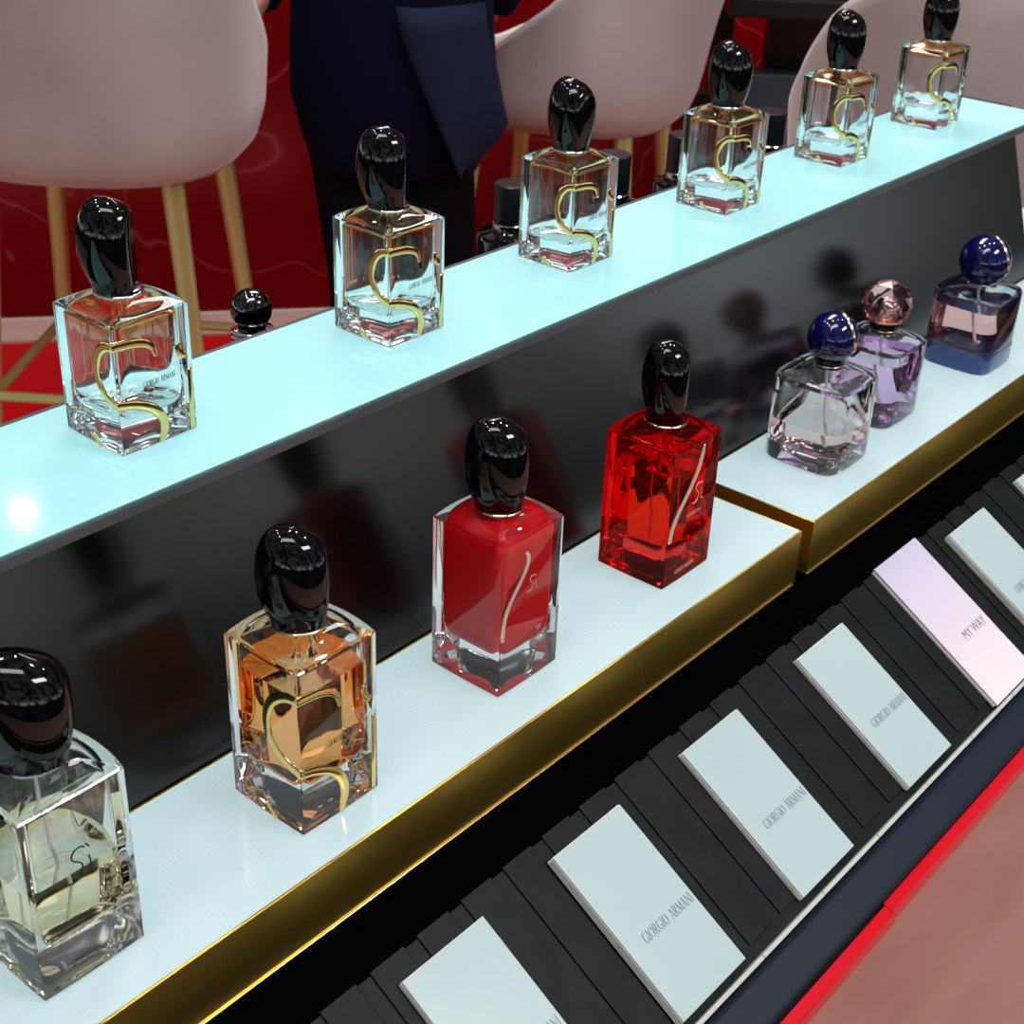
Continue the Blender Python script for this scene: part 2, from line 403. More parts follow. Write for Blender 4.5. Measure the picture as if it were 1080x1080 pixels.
def plinth(x0,x1,label, shortfoot=0.):
    r = empty('display_plinth', ((x0+x1)/2,.541,ZB), 0, label, 'display plinth')
    a=(x1-x0)/2; H=ZL-ZB; y0,y1=-.062,.060; t=.0018
    V,Fc = join(boxm(-a,y0,.002,a,y0+t,H,.0004), boxm(-a,y1-t,.002,a,y1,H,.0004), boxm(-a,y0+t,.002,-a+t,y1-t,H,.0004), boxm(a-t,y0+t,.002,a,y1-t,H,.0004))
    link('gold_frame', V, Fc, m_goldsheet, r, smooth=False)
    box('foot_strip', -a, y0-.0014, .0004, a-shortfoot, y1, .0019, m_palegold, r, .0004)
    box('lit_panel', -a+t, y0+t, H-.006, a-t, y1-t, H, m_lit_low, r, .0003)
    return r
plinth(-.60,.9645,'longer gold sided display plinth with white ribbed glowing top, under the square bottles',.004)
plinth(.984,XE-.01,'gold sided display plinth with white glowing top, under the three round capped bottles')

SL = math.atan(.61); YA=.4383
ctr = empty('display_counter', (0,0,0), 0, 'black shop counter with a blue black front rail and shiny red edge bar', 'counter')

def prism(pr,x0,x1,z0=0.):
    return loft([[Vector((x,y,z+z0)) for y,z in pr] for x in (x0,x1)])
V,Fc=prism([(.4385,-.650),(.930,-.650),(.930,-.80),(.290,-.80),(.276,-.760),(.276,-.7455),(.3080,-.7455),(.3080,-.748),(.4375,-.668)],-.9,XE,CZ); link('body',V,Fc,m_base,ctr,smooth=False)
V,Fc=boxm(-.9,.56,.0,XE,.90,CZ-.80,.001); link('cabinet_base',V,Fc,m_redtrim2,ctr,smooth=False)
zr = CZ-.731
box('front_rail', -.9,.2745,zr-.014, XE,.3082,zr, m_rail, ctr, .003, 3)
def redbar(x0,x1,dy):
    pr=[(.2733,-.7365),(.2660,-.7390),(.2650,-.7400),(.2632,-.7455),(.2640,-.7500),(.2733,-.7500)]
    rings=[[Vector((x,y+dy,CZ+z)) for y,z in pr] for x in (x0,x0+.0008,x1-.0008,x1)]
    c=Vector((0,.268,CZ-.744))
    for k in (0,3): rings[k]=[p.lerp(Vector((p.x,c.y,c.z)),.04) for p in rings[k]]
    V,Fc=loft(rings, True, True); return link('red_edge_bar', V, Fc, m_redtrim, ctr, smooth=False)
redbar(-.9,.7640,-.0012); redbar(.7652,XE,.0006)

# sloping tray of blotter cards: local y runs up the slope, z is its normal
tray = empty('sample_tray', (0,YA,ZB), 0, 'sloping ribbed black card tray along the counter front', 'card tray', rx=SL)
LEN = .1297/math.cos(SL)
box('tray_base', -.9,-LEN-.002,-.006, XE,-.002,-.0016, m_tray, tray, .0005)
for i in range(-14, 40):
    x = .4200+.0393*i
    if x < .1 or x > 1.55: continue
    o = box('rib', x, -LEN+.010, -.0018, x+.0281, -.0004, 0, m_tray, tray, .0007, 2)
tV,tF = join(*[boxm(x, -LEN-.0018, -.004, x+.0785, -LEN+.0012, .0062, .0004) for x in [-.06+.0793*k for k in range(24)]])
link('clear_front_lip', tV, tF, m_acrylic, tray, smooth=False)

def T(x, y, z):  # tray coordinates -> world
    return Vector((x, YA+y*math.cos(SL)-z*math.sin(SL), ZB+y*math.sin(SL)+z*math.cos(SL)))
def card(x, y_top, w, ln, z, th, m, label, group=None, txt=None, edge=m_cardedge, rz=0.):
    o = empty('blotter_card' , T(x+w/2, y_top-ln/2, z), 0, label, 'blotter card', group, rx=SL)
    o.rotation_euler = (Matrix.Rotation(SL,3,'X')@Matrix.Rotation(rz,3,'Z')).to_euler()
    V,Fc = boxm(-w/2,-ln/2,0,w/2,ln/2,th,.0003,1)
    idx=[0 if sum(V[i].z for i in f)/len(f) > th-1e-5 else 1 for f in Fc]
    link('sheet', V, Fc, [m,edge], o, smooth=False, idx=idx)
    if txt: txt(o, w, ln, th)
    return o
def txt_ga(o, w, ln, th):
    V,Fc,tw = roman('GIORGIO ARMANI', .0072, xs=.73)
    link('lettering', [v+Vector((w/2-.0025-tw, -ln*.115, th+.00003)) for v in V], Fc, m_cardink, o, smooth=False)
def txt_mw(o, w, ln, th):
    V,Fc = text('MY WAY', .0125, .80, .00003); tw=max(v.x for v in V)
    link('lettering', [v+Vector((w/2-.006-tw, -ln*.135, th+.00006)) for v in V], Fc, m_cardink, o, smooth=False)
cards = [(.430,'white lettered top card of the nearest stack, cut by the bottom of the photo','stack nearest the viewer',.071,4),
 (.568,'white lettered card on top of the second nearest stack, below the opaque red bottle','second nearest stack',.0715,6),
 (.7156,'white lettered card on top of the third nearest stack, below the translucent red bottle','third nearest stack',.0715,4),
 (.8742,'white lettered card on top of the fourth stack, just before the lilac card','stack just before the lilac card',.0715,4),
 (1.1395,'white lettered card on top of the stack just beyond the lilac card','stack just beyond the lilac card',.072,6),
 (1.290,'white top card of the farthest stack, cut by the right edge of the photo','farthest stack',.072,4)]
cy = -(YA-.4217)/math.cos(SL)+.0033
for k,(x,lab,which,w,n) in enumerate(cards):
    tot=.0055 if n==4 else .0075; th=tot/n
    for i in range(n-1):
        card(x-.0004-.0005*random.random(), cy+random.uniform(-.0004,.0006), w, .1285, i*th+.00002, th*.94, m_card, 'white card under the top of the '+which, 'white blotter cards under the top card of the '+which)
    card(x, cy, w, .1285, (n-1)*th+.00003, th*.94, m_card, lab, None, txt_ga)
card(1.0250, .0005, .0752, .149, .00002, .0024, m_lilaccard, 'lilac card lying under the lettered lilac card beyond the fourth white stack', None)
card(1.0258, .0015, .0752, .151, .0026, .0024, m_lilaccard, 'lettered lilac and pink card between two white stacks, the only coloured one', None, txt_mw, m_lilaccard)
# the lilac card's lilac-to-pink print, with gloss light painted into its pale lower end
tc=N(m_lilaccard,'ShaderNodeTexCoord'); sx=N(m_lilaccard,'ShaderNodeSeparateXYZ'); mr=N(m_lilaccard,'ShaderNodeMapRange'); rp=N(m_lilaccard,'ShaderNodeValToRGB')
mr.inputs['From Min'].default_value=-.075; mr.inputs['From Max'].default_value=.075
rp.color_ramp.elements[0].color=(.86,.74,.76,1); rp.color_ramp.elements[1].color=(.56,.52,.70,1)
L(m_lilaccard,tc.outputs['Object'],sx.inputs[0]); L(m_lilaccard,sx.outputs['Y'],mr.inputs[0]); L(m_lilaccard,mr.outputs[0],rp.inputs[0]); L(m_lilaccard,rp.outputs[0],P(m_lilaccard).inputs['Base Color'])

# ------------------------------------------------------------------ bottles
SR = -YAW   # angle of "towards the right of the photo"
GU='empty clear bottles on the upper ledge'
ups = [(.4605,.677,(.0355,.031,.0555,.72,SR+.05,.14),'empty clear bottle with gold S on the glowing upper ledge, nearest to the viewer'),
 (.684,.681,(.0360,.030,.0555,.70,SR+.25,.12),'empty clear bottle with gold S on upper ledge, in front of the navy suited person'),
 (.891,.687,(.0365,.033,.0545,.86,SR-.6,.04),'empty clear bottle with gold S on upper ledge, in front of the middle pink stool'),
 (1.104,.681,(.0365,.034,.0555,.9,SR+.5,.03),'empty clear bottle with gold S on upper ledge, in front of the black metal frame'),
 (1.317,.686,(.0370,.032,.0555,.86,SR+.2,.02),'empty clear bottle with gold S on upper ledge, second from its far end'),
 (1.523,.687,(.0365,.033,.0535,.82,SR+.2,.03),'empty clear bottle with gold S at the far end of the upper ledge')]
for X,Y,cp,lab in ups:
    square_bottle(X,Y,ZU,.0545,.0812,cp,lab,dict(S=True,shoulder=m_amber),GU)
CL=(.041,.036,.0635)
b,h,H = square_bottle(.2905,.5425,ZL,.0625,.1185,(.0520,.040,.0640,.90,SR+.3,.0),'clear bottle of pale perfume with thin black script, at the lower left',dict(level=.58,liquid=q_pale,tube=True))
def script(b,h,H,u,v,s,m,wt=.00035):
    S=[(.52,.92),(.42,1.0),(.27,.97),(.16,.84),(.20,.68),(.36,.55),(.42,.38),(.32,.16),(.12,.05),(-.06,.12)]
    I=[(.62,.62),(.64,.40),(.66,.12),(.76,.10)]; D=[(.56,1.0),(.66,.86)]
    for nm,pl in (('printed_letter',S),('printed_letter',I),('printed_accent',D)):
        pts=cat([(x*s,y*s,0) for x,y in pl],6); V,Fc=tube(pts,wt,6)
        link(nm, face_xform(V,u,v,h,H,off=.0001), Fc, m, b)
script(b,h,H,.36,.545,.0215,m_ink,.0005)
tV,tF=text('eau de parfum',.0042,.9,.00003); link('lettering', face_xform(tV,.20,.285,h,H,slope=.0), tF, m_ink, b, smooth=False)
tV,tF,w=roman('GIORGIO ARMANI',.0040,.6); link('lettering', face_xform(tV,.28,.10,h,H), tF, m_ink, b, smooth=False)
square_bottle(.4650,.5380,ZL,.0625,.1175,(.0435,.037,.0640,.90,SR+.2,.04),'bottle of orange perfume with gold S on the lower plinth',dict(level=.83,liquid=q_orange,S=True,zb=.22,collar=m_palegold))
b,h,H=square_bottle(.6475,.5430,ZL,.0625,.1190,(.0440,.037,.0655,.88,SR+.1,.03),'opaque bright red lacquered bottle with clear base, between orange and translucent red bottles',dict(opaque=m_redlac,zb=.205,collar=m_palegold))
V,Fc=ribbon([(.36,.90),(.41,.85),(.36,.77),(.20,.66),(.10,.58),(.05,.50),(.03,.38)],h,H,.0020,.00035); link('pale_inlay', V, Fc, m_inlay, b)
script(b,h,H,.42,.62,.0120,m_goldink,.00022)
V,Fc=join(strip(arc(-.0010,.0,.0011,.0011,0,180)+[(0,-.0026)]+[(.0021,0)],.0006,0,.0002),strip(arc(.0010,.0,.0011,.0011,180,0),.0006,0,.0002)); link('heart_mark', face_xform(V,.62,.345,h,H), Fc, m_inlay, b, smooth=False)
tV,tF=text('INTENSE',.0032,1.0,.00003); link('lettering', face_xform(tV,.46,.265,h,H), tF, m_inlay, b, smooth=False)
b,h,H=square_bottle(.8380,.5415,ZL,.0625,.1175,(.0375,.035,.0645,.84,SR-.1,.06),'translucent red bottle at the far end of the longer plinth',dict(glass=m_redglass,level=.80,liquid=q_redor,tube=True,zb=.20,collar=m_palegold))
V,Fc=ribbon([(.62,.96),(.55,.82),(.42,.70),(.22,.56),(.10,.45),(.06,.34)],h,H,.0027,.00035); link('pale_inlay', V, Fc, m_inlay, b)
script(b,h,H,.48,.545,.0170,m_goldink,.0004)
V,Fc=text('PASSIONE',.0042,1.05,.00003); link('lettering', face_xform(V,.36,.47,h,H,slope=.0), Fc, m_goldink, b, smooth=False)
tV,tF,w=roman('GIORGIO ARMANI',.0040,.62); link('lettering', face_xform(tV,.22,.075,h,H), tF, m_goldink, b, smooth=False)

def round_bottle(X,Y,h,H,style,label,cc,cr):
    root=empty('perfume_bottle',(X,Y,ZL+.0002),0,label,'perfume bottle')
    q=h*.42; r=(q,)*4; rise=.005; rn=.013
    S=section(h,r,.001,.001); S1=section(h-.0018,[q-.0015]*4,.001,.001); S2=section(h-.004,[q-.003]*4,.001,.001)
    rings=[at_z(S2,0),at_z(S1,.0012),at_z(S,.004),at_z(S,H*.4),at_z(S,H-.004),at_z(S1,H-.001),at_z(S2,H)]
    for t in (.25,.5,.75,1): rings.append(to_circle(S2,rn,t,H+rise*t))
    rings.append(ring_like(S2,rn,H+rise+.003))
    O=loft(rings); wall=.0055; zb=style.get('zb',.18)*H
    hc=h-wall; Sc=section(hc,[q-.004]*4,.001,.001); R=[]
    for s,t in ((.4,0),(.75,.01),(.92,.06),(.98,.2),(1,.4)): R.append(at_z(Sc,zb+.012*t/.4,s))
    for i in range(1,11): R.append(at_z(Sc,zb+.012+(H-.007-zb-.012)*i/10))
    S3=section(hc-.002,[q-.005]*4,.001,.001); R.append(at_z(S3,H-.0048))
    for t in (.35,.7,1): R.append(to_circle(S3,rn*.6,t,H-.0042+rise*t))
    R.append(ring_like(S3,rn*.6,H+rise))
    lo,up=split_rings(R,style['level']*H); n=len(lo[0])
    V,Fc=loft(lo); link('perfume',V,Fc,list(style['liquid']),root,idx=[0]*(len(Fc)-n)+[1]*n,sharp=.8)
    V2,F2=loft(up,False,True,flip=True); k=len(O[0]); V=list(O[0])+list(V2); Fc=list(O[1])+[tuple(i+k for i in f) for f in F2]
    sm=style.get('shoulder'); idx=[]
    for f in O[1]:
        zc=sum(O[0][i].z for i in f)/len(f); idx.append(1 if sm and H-.009<zc<H+rise*.5 else 0)
    idx+=[0]*len(F2)
    link('glass_body',V,Fc,[style.get('glass',m_glass),sm or m_glass],root,idx=idx,sharp=.6)
    e_=-.60*hc; V,Fc=tube(cat([(0,0,H+rise),(0,0,H*.86),(.25*e_,.25*e_,H*.62),(.75*e_,.75*e_,H*.38),(e_,e_,zb+.010)],5),.0015,10); link('dip_tube',V,Fc,m_tube,root)
    if style.get('base'):
        z1=style['base']; Sb=section(h+.0004,r,.001,.001); Sb1=section(h-.0016,[q-.0015]*4,.001,.001)
        V,Fc=loft([at_z(Sb1,-.0),at_z(Sb,.0035),at_z(Sb,z1),at_z(section(h-.0006,r,.001,.001),z1+.0004)]); link('lacquered_base',V,Fc,style['basemat'],root,sharp=.6)
    zc=cc
    V,Fc=lathe([(.0005,H+rise+.001),(.0132,H+rise+.001),(.0136,H+rise+.002),(.0136,zc-cr*.82),(.0125,zc-cr*.78)],36); c=link('collar',V,Fc,m_black,root,sharp=.6)
    V,Fc=lathe([(.0137,H+rise+.0035),(.0142,H+rise+.0040),(.0137,H+rise+.0046)],36); link('collar_ring',V,Fc,m_palegold,c)
    if style['cap']=='navy':
        V,Fc=lathe([(cr*math.cos(a),zc+cr*math.sin(a)) for a in [math.radians(-62+152*i/26) for i in range(27)]],48); cp=link('cap',V,Fc,m_navy,root)
        d=Vector((math.cos(SR+.25),math.sin(SR+.25),.28)).normalized(); a=d.cross(Vector((0,0,1))).normalized(); b2=d.cross(a)
        off=.50*cr; rad=math.sqrt(cr*cr-off*off); c0=Vector((0,0,zc))+d*off
        ringp=[]; 
        for i in range(48):
            t=2*PI*i/48; e=a*math.cos(t)+b2*math.sin(t)
            ringp.append([c0+e*(rad-.0004+.0006*math.cos(u))+d*.0024*math.sin(u) for u in [2*PI*j/8 for j in range(8)]])
        V,Fc=loft(ringp+[ringp[0]],False,False); link('cap_ring',V,Fc,m_palegold,cp)
        V,Fc=lathe([(.0158,zc-cr*.66),(.0166,zc-cr*.62),(.0166,zc-cr*.60)],36); link('cap_base_ring',V,Fc,m_palegold,cp)
    else:
        bm=bmesh.new(); bmesh.ops.create_icosphere(bm,subdivisions=2,radius=cr)
        V=[Vector((v.co.x,v.co.y,max(v.co.z,-cr*.82)*.94+zc)) for v in bm.verts]; Fc=[tuple(v.index for v in f.verts) for f in bm.faces]; bm.free()
        cp=link('cap',V,Fc,style['capmat'],root,smooth=True,sharp=.1)
        V,Fc=lathe([(.0005,zc-cr*.5),(.008,zc-cr*.5),(.009,zc-.002),(.006,zc+.004),(.0005,zc+.0045)],24); link('cap_core',V,Fc,m_silver,cp)
        V,Fc=lathe([(.0165,zc-cr*.64),(.0175,zc-cr*.60),(.0165,zc-cr*.56)],36); link('cap_base_ring',V,Fc,m_palegold,cp)
m_pinkcap = glass('pink_crystal', (1.,.78,.78))
m_bluelac = mat('blue_lacquer',(.012,.05,.20),.12,coat=.4)
round_bottle(1.0955,.5435,.0375,.0830,dict(level=.47,liquid=q_pink,cap='navy'),'clear rounded bottle of pale pink perfume with navy ball cap and clear base',.1160,.0225)
round_bottle(1.2160,.5530,.0355,.0785,dict(level=.80,liquid=q_lilac,cap='pink',capmat=m_pinkcap,shoulder=m_lilacglass),'lilac rounded bottle with faceted pink glass ball cap, between two navy capped bottles',.1115,.0240)
round_bottle(1.4080,.5430,.0370,.0805,dict(level=.80,liquid=q_rose,cap='navy',shoulder=m_blueglass,base=.0215,basemat=m_bluelac,zb=.27),'rounded bottle with royal blue base and pink perfume under a navy ball cap',.1090,.0260)

# ------------------------------------------------------------------ bottles behind the ledge, standing on its rear step
ZS = CZ-.50
rs = box('rear_step', X0,.738,lz(ZS)-.02, X1-.02,.925,lz(ZS), m_base, ledge, .001)
def ball_bottle(x,y,zc,label):
    r=empty('perfume_bottle',(x,y,ZS),0,label,'perfume bottle'); z=zc-ZS
    V,Fc=lathe([(.0135,0),(.0145,.002),(.0145,z-.036),(.0135,z-.032),(.0110,z-.026),(.0110,z-.014)],36); link('bottle_body',V,Fc,m_black,r,sharp=.5)
    for k in range(4):
        V,Fc=lathe([(.0145,z-.031+k*.0042),(.0165,z-.030+k*.0042),(.0165,z-.0285+k*.0042),(.0145,z-.0275+k*.0042)],36); link('silver_ring',V,Fc,m_silver,r)
    V,Fc=lathe([(.0160*math.cos(a),z+.0160*math.sin(a)) for a in [math.radians(-70+160*i/20) for i in range(21)]],36); link('ball_cap',V,Fc,mat('smoked_chrome',(.10,.10,.105),.06,1),r)
ball_bottle(.6700,.815,CZ-.4145,'small dark bottle with shiny ball cap behind the ledge, beside the stool legs')
def cyl_bottle(x,y,cap_r,cap_h,ztop,body_r,label,grp):
    r=empty('perfume_bottle',(x,y,ZS),0,label,'perfume bottle',grp); z=ztop-ZS; zb=z-cap_h
    V,Fc=lathe([(body_r*.94,0),(body_r,.003),(body_r,zb-.010),(body_r*.93,zb-.006),(cap_r*1.1,zb-.004),(cap_r*.9,zb-.001)],40); link('bottle_body',V,Fc,m_black,r,sharp=.5)
    V,Fc=lathe([(cap_r*1.02,zb-.004),(cap_r*1.04,zb-.003),(cap_r*1.04,zb+.003),(cap_r*1.0,zb+.004)],40); link('collar',V,Fc,m_silver,r,sharp=.5)
    V,Fc=lathe([(cap_r*.98,zb+.004),(cap_r,zb+.006),(cap_r,z-.0015),(cap_r*.93,z-.0002),(.0005,z)],40); link('cap',V,Fc,mat('satin_black_cap',(.008,.011,.014),.3,spec=.6),r,sharp=.5)
gb='black bottles behind the ledge'
cyl_bottle(.9785,.820,.0150,.040,CZ-.381,.0300,'black bottle behind the ledge, just left of the third empty bottle',gb)
cyl_bottle(1.132,.820,.0170,.042,CZ-.3835,.0300,'black bottle behind the ledge, just right of the third empty bottle',gb)
cyl_bottle(1.252,.820,.0160,.042,CZ-.386,.0290,'black bottle behind the ledge, just left of the fourth empty bottle',gb)
cyl_bottle(1.425,.820,.0170,.040,CZ-.391,.0290,'black bottle behind the ledge, between the fourth and fifth empty bottles',gb)

# ------------------------------------------------------------------ room
def structure(name, v, f, m, kind='structure'):
    o=link(name,v,f,m,None,smooth=False); o['kind']=kind; return o
V,Fc=boxm(-3,-1.2,-.05,6,6,0,0); structure('floor',V,Fc,m_floor)
# wall behind the stools
aw=SH(-3.2,2.956); bw=SH(3.2,4.236); dv=(bw-aw).normalized(); nv=Vector((dv.y,-dv.x,0))
def slab(p,q,z0,z1,th): 
    d=Vector((-(q-p).y,(q-p).x,0)).normalized()*th
    vv=[p,q,q+d,p+d]; V=[Vector((a.x,a.y,z0)) for a in vv]+[Vector((a.x,a.y,z1)) for a in vv]
    return V,[(0,3,2,1),(4,5,6,7),(0,1,5,4),(1,2,6,5),(2,3,7,6),(3,0,4,7)]
V,Fc=slab(aw,bw,0,3.0,.1); structure('wall_back',V,Fc,m_wall)
V,Fc=slab(aw+nv*.012,bw+nv*.012,.004,.060,.012); structure('baseboard_back',V,Fc,m_skirt)
cq=[SH(-2.4,2.16),SH(1.0,2.30),SH(1.0,3.79),SH(-2.4,3.08)]
V=[Vector((p.x,p.y,.0005)) for p in cq]+[Vector((p.x,p.y,.004)) for p in cq]; Fc=[(0,3,2,1),(4,5,6,7),(0,1,5,4),(1,2,6,5),(2,3,7,6),(3,0,4,7)]; cp=link('carpet',V,Fc,m_carpet,None,smooth=False); tag(cp,'bright red carpet under the stools in front of the red marble wall','carpet')

# ------------------------------------------------------------------ stools
def rimh(a):   # a: 0 at the back, pi at the front
    a=abs(a); pts=[(0,.46),(.6,.44),(1.1,.34),(1.5,.235),(2.0,.14),(2.5,.10),(PI,.09)]
    for (a0,h0),(a1,h1) in zip(pts,pts[1:]):
        if a<=a1: t=(a-a0)/(a1-a0); t=t*t*(3-2*t) if False else t; return h0+(h1-h0)*t
    return .09
def make_stool(label, loc, rz, sc_=1., tall=1.):
    r=empty('bar_stool',loc,rz,label,'bar stool','pink velvet bar stools'); r.scale=(1,1,tall)
    zb=.70; n=72; nst=14; a0=-PI
    def rad(a,t,inner=0.):
        base=.235+.035*t; 
        ca,sa=math.cos(a),math.sin(a); e=2.6
        k=(abs(ca)**e+abs(sa)**e)**(-1/e)
        wx=base*k*1.0-inner; return wx
    outer=[]; inner=[]
    prof=[(0,.45),(0.001,.76),(.008,.88),(.028,.955),(.06,.99)]
    rings=[]
    def pt(a,z,s,ins):
        t=max(0,min(1,z/.40)); q=rad(a,t,ins)*s; x=q*math.sin(a); y=-q*math.cos(a)
        y -= .05*t*t*max(0,math.cos(a))
        return Vector((x,y,zb+z))
    A=[2*PI*i/n-PI for i in range(n)]
    for z,s in prof: rings.append([pt(a,z,s,0) for a in A])
    for k in range(1,nst+1): rings.append([pt(a,.07+(rimh(a)-.07)*k/nst,1,0) for a in A])
    rings.append([pt(a,rimh(a)+.008,1,.008) for a in A])
    rings.append([pt(a,rimh(a)+.006,1,.028) for a in A])
    for k in range(nst,-1,-1): rings.append([pt(a,.055+(rimh(a)-.055)*k/nst*.985,1,.038) for a in A])
    V,Fc=loft(rings); V=[Vector((v.x*sc_,v.y*sc_,v.z)) for v in V]
    link('shell',V,Fc,m_velvet,r)
    V,Fc=tube([pt(a,rimh(a)+.008,1,.014) for a in A+[A[0]]],.006,8,False); V=[Vector((v.x*sc_,v.y*sc_,v.z)) for v in V]; link('piping',V,Fc,m_piping,r)
    S=[(.18,.050),(.188,.058),(.190,.082),(.182,.092),(.10,.098)]
    V,Fc=loft([[Vector((q*math.sin(a)*(abs(math.cos(a))**2.8+abs(math.sin(a))**2.8)**(-1/2.8)*.93,-q*math.cos(a)*(abs(math.cos(a))**2.8+abs(math.sin(a))**2.8)**(-1/2.8)*.93,zb+z)) for a in A] for q,z in S]); link('seat_cushion',V,Fc,m_velvet,r)
    def leg(sx,sy,z): t=1-z/.72; return Vector((sx*(.150+.060*t),sy*(.150+.060*t),z))
    for sx in (-1,1):
        for sy in (-1,1):
            V,Fc=tube([leg(sx,sy,0.004),leg(sx,sy,.36),leg(sx,sy,.716)],[.011,.0145,.019],14); link('leg',V,Fc,m_brass,r,sharp=.8)
    P4=[leg(-1,-1,.345),leg(1,-1,.345),leg(1,1,.345),leg(-1,1,.345)]
    for i in range(4):
        V,Fc=tube([P4[i],P4[(i+1)%4]],.009,10); link('foot_rail',V,Fc,m_brass,r,sharp=.8)
    return r
make_stool('large pink velvet bar stool with brass legs behind the nearest empty bottle, seen from behind', SH(-.705,2.42,.004), -YAW-.05, 1.07, 1.065)
make_stool('pink velvet bar stool with white piped rim, right of the navy suited person', SH(.09,3.0,.004), -YAW+1.25, 1.03)
make_stool('pink velvet bar stool behind the far end of the upper ledge', SH(.70,2.42,.004), -YAW+.05, 1.05)

# black frame furniture by the wall
fr=empty('black_frame_table',SH(.412,3.25),-YAW,'black metal framed table with a grey blue shelf between two pink stools','table')
V,Fc=join(boxm(-.020,-.03,0,.022,.03,.97,.004)); link('post',V,Fc,m_blackmetal,fr,smooth=False)
V,Fc=join(boxm(.095,-.03,0,.60,.03,.99,.004)); link('side_panel',V,Fc,m_blackmetal,fr,smooth=False)
V,Fc=join(boxm(-.022,-.25,.905,.60,.03,.945,.006)); link('top_rail',V,Fc,m_blackmetal,fr,smooth=False)
V,Fc=join(boxm(.022,-.10,.68,.34,-.031,.765,.004)); link('shelf',V,Fc,m_greyblue,fr,smooth=False)
V,Fc=join(boxm(-.05,-.06,.60,.03,.0,.715,.004)); link('bracket',V,Fc,m_blackmetal,fr,smooth=False)
V,Fc=lathe([(.0005,.9455),(.012,.9455),(.013,.948),(.010,.953),(.0005,.955)],24,.0,-.05); link('knob',V,Fc,m_silver,fr)

# pink carton and the white block beyond the ledge
pk=empty('gift_carton',(1.812,.705,ZB+.0004),0,'pink carton with pale lilac lid beyond the far end of the ledge','box')
v,f=boxm(-.09,-.088,0,.09,.085,.050,.002); link('carton',v,f,m_pinkbox,pk,smooth=False)
v,f=boxm(-.092,-.090,.050,.092,.087,.072,.002); link('lid',v,f,m_lid,pk,smooth=False)
v,f=boxm(1.725,.80,ZB+.0004,1.90,.90,CZ-.50,.002); nc=link('white_carton',v,f,m_white,None,smooth=False)
tag(nc,'plain white carton standing behind the pink carton at the right edge','box')

# ------------------------------------------------------------------ person
per=empty('person',SH(-.246,2.66,.004),-YAW,'person in navy jacket and black trousers standing between two pink stools','person')
def skin_body():
    vs=[];ed=[];rd=[]
    def add(p,r,par=None):
        vs.append(p); rd.append(r if hasattr(r,'__len__') else (r,r))
        if par is not None: ed.append((par,len(vs)-1))
        return len(vs)-1
    pel=add((0,.0,.95),(.14,.10)); sp=add((0,.0,1.10),(.125,.09),pel); ch=add((0,.0,1.30),(.15,.10),sp); nk0=add((0,.0,1.45),(.075,.065),ch)
    nk=add((0,.0,1.51),.052,nk0); h1=add((0,.012,1.575),(.062,.075),nk); h2=add((0,.018,1.65),(.072,.088),h1); h3=add((0,.012,1.715),(.060,.072),h2)
    nose=add((0,.115,1.635),.014,h2)
    for s,xs in ((-1,(-.075,-.060,-.052)),(1,(.072,.092,.105))):
        hp=add((xs[0],0,.86),.085,pel); kn=add((xs[1],.01,.48),.055,hp); an=add((xs[2],0,.09),.036,kn); add((xs[2],.13,.035),(.036,.026),an)
    def arm(pts,fing):
        p=ch
        for q,r in pts: p=add(q,r,p)
        for i,(b,m_,t,r) in enumerate(fing):
            f=add(b,r,p); f=add(m_,r*.95,f); add(t,r*.8,f)
    # hand resting on the rim of the stool
    arm([((-.17,0,1.41),.056),((-.235,-.02,1.16),.043),((-.222,-.10,.985),.034),((-.240,-.135,.960),(.032,.018))],
        [((-.262+.013*i,-.165,.964),(-.272+.013*i,-.192-.004*(1.5-abs(i-1.5)),.956),(-.276+.013*i,-.206-.004*(1.5-abs(i-1.5)),.938),.0082) for i in range(4)]+[((-.222,-.150,.956),(-.210,-.170,.946),(-.206,-.182,.934),.0088)])
    arm([((.17,0,1.41),.056),((.235,-.01,1.16),.043),((.185,.06,.99),.034),((.155,.09,.93),(.030,.018))],
        [((.150-.004*i,.088+.012*i,.905),(.146-.004*i,.092+.012*i,.878),(.140-.004*i,.096+.012*i,.855),.0082) for i in range(4)]+[((.165,.075,.915),(.168,.085,.89),(.165,.092,.872),.0088)])
    me=bpy.data.meshes.new('body'); me.from_pydata(vs,ed,[]); o=bpy.data.objects.new('body',me); C.objects.link(o); o.parent=per
    md=o.modifiers.new('Skin','SKIN'); md.use_smooth_shade=True
    for i,sv in enumerate(me.skin_vertices[0].data):
        sv.radius=rd[i]; sv.use_root=(i==0)
    ss=o.modifiers.new('Subd','SUBSURF'); ss.levels=2; ss.render_levels=2
    me.materials.append(m_skin); return o
skin_body()
def el(cx,cy,z,a,b,n=40,p=2.2): return [Vector((cx+a*math.copysign(abs(math.cos(t))**(2/p),math.cos(t)),cy+b*math.copysign(abs(math.sin(t))**(2/p),math.sin(t)),z)) for t in [2*PI*i/n for i in range(n)]]
jr=[(.0,.0,.684,.146,.125),(.0,0,.690,.152,.132),(.001,0,.74,.168,.138),(.003,0,.815,.188,.142),(0,0,.90,.183,.138),(0,0,1.0,.176,.130),(0,0,1.12,.172,.125),(0,0,1.30,.195,.130),(0,0,1.40,.205,.115),(0,0,1.455,.16,.09),(0,.0,1.50,.075,.07)]
V1=loft([el(cx,cy,z,a,b) for cx,cy,z,a,b in jr],True,True)
V2=tube(cat([(-.185,0,1.41),(-.235,-.01,1.25),(-.243,-.02,1.15),(-.230,-.075,1.02),(-.224,-.105,.982)],5),[.068]*6+[.060]*5+[.056]*5+[.047]*5,20)
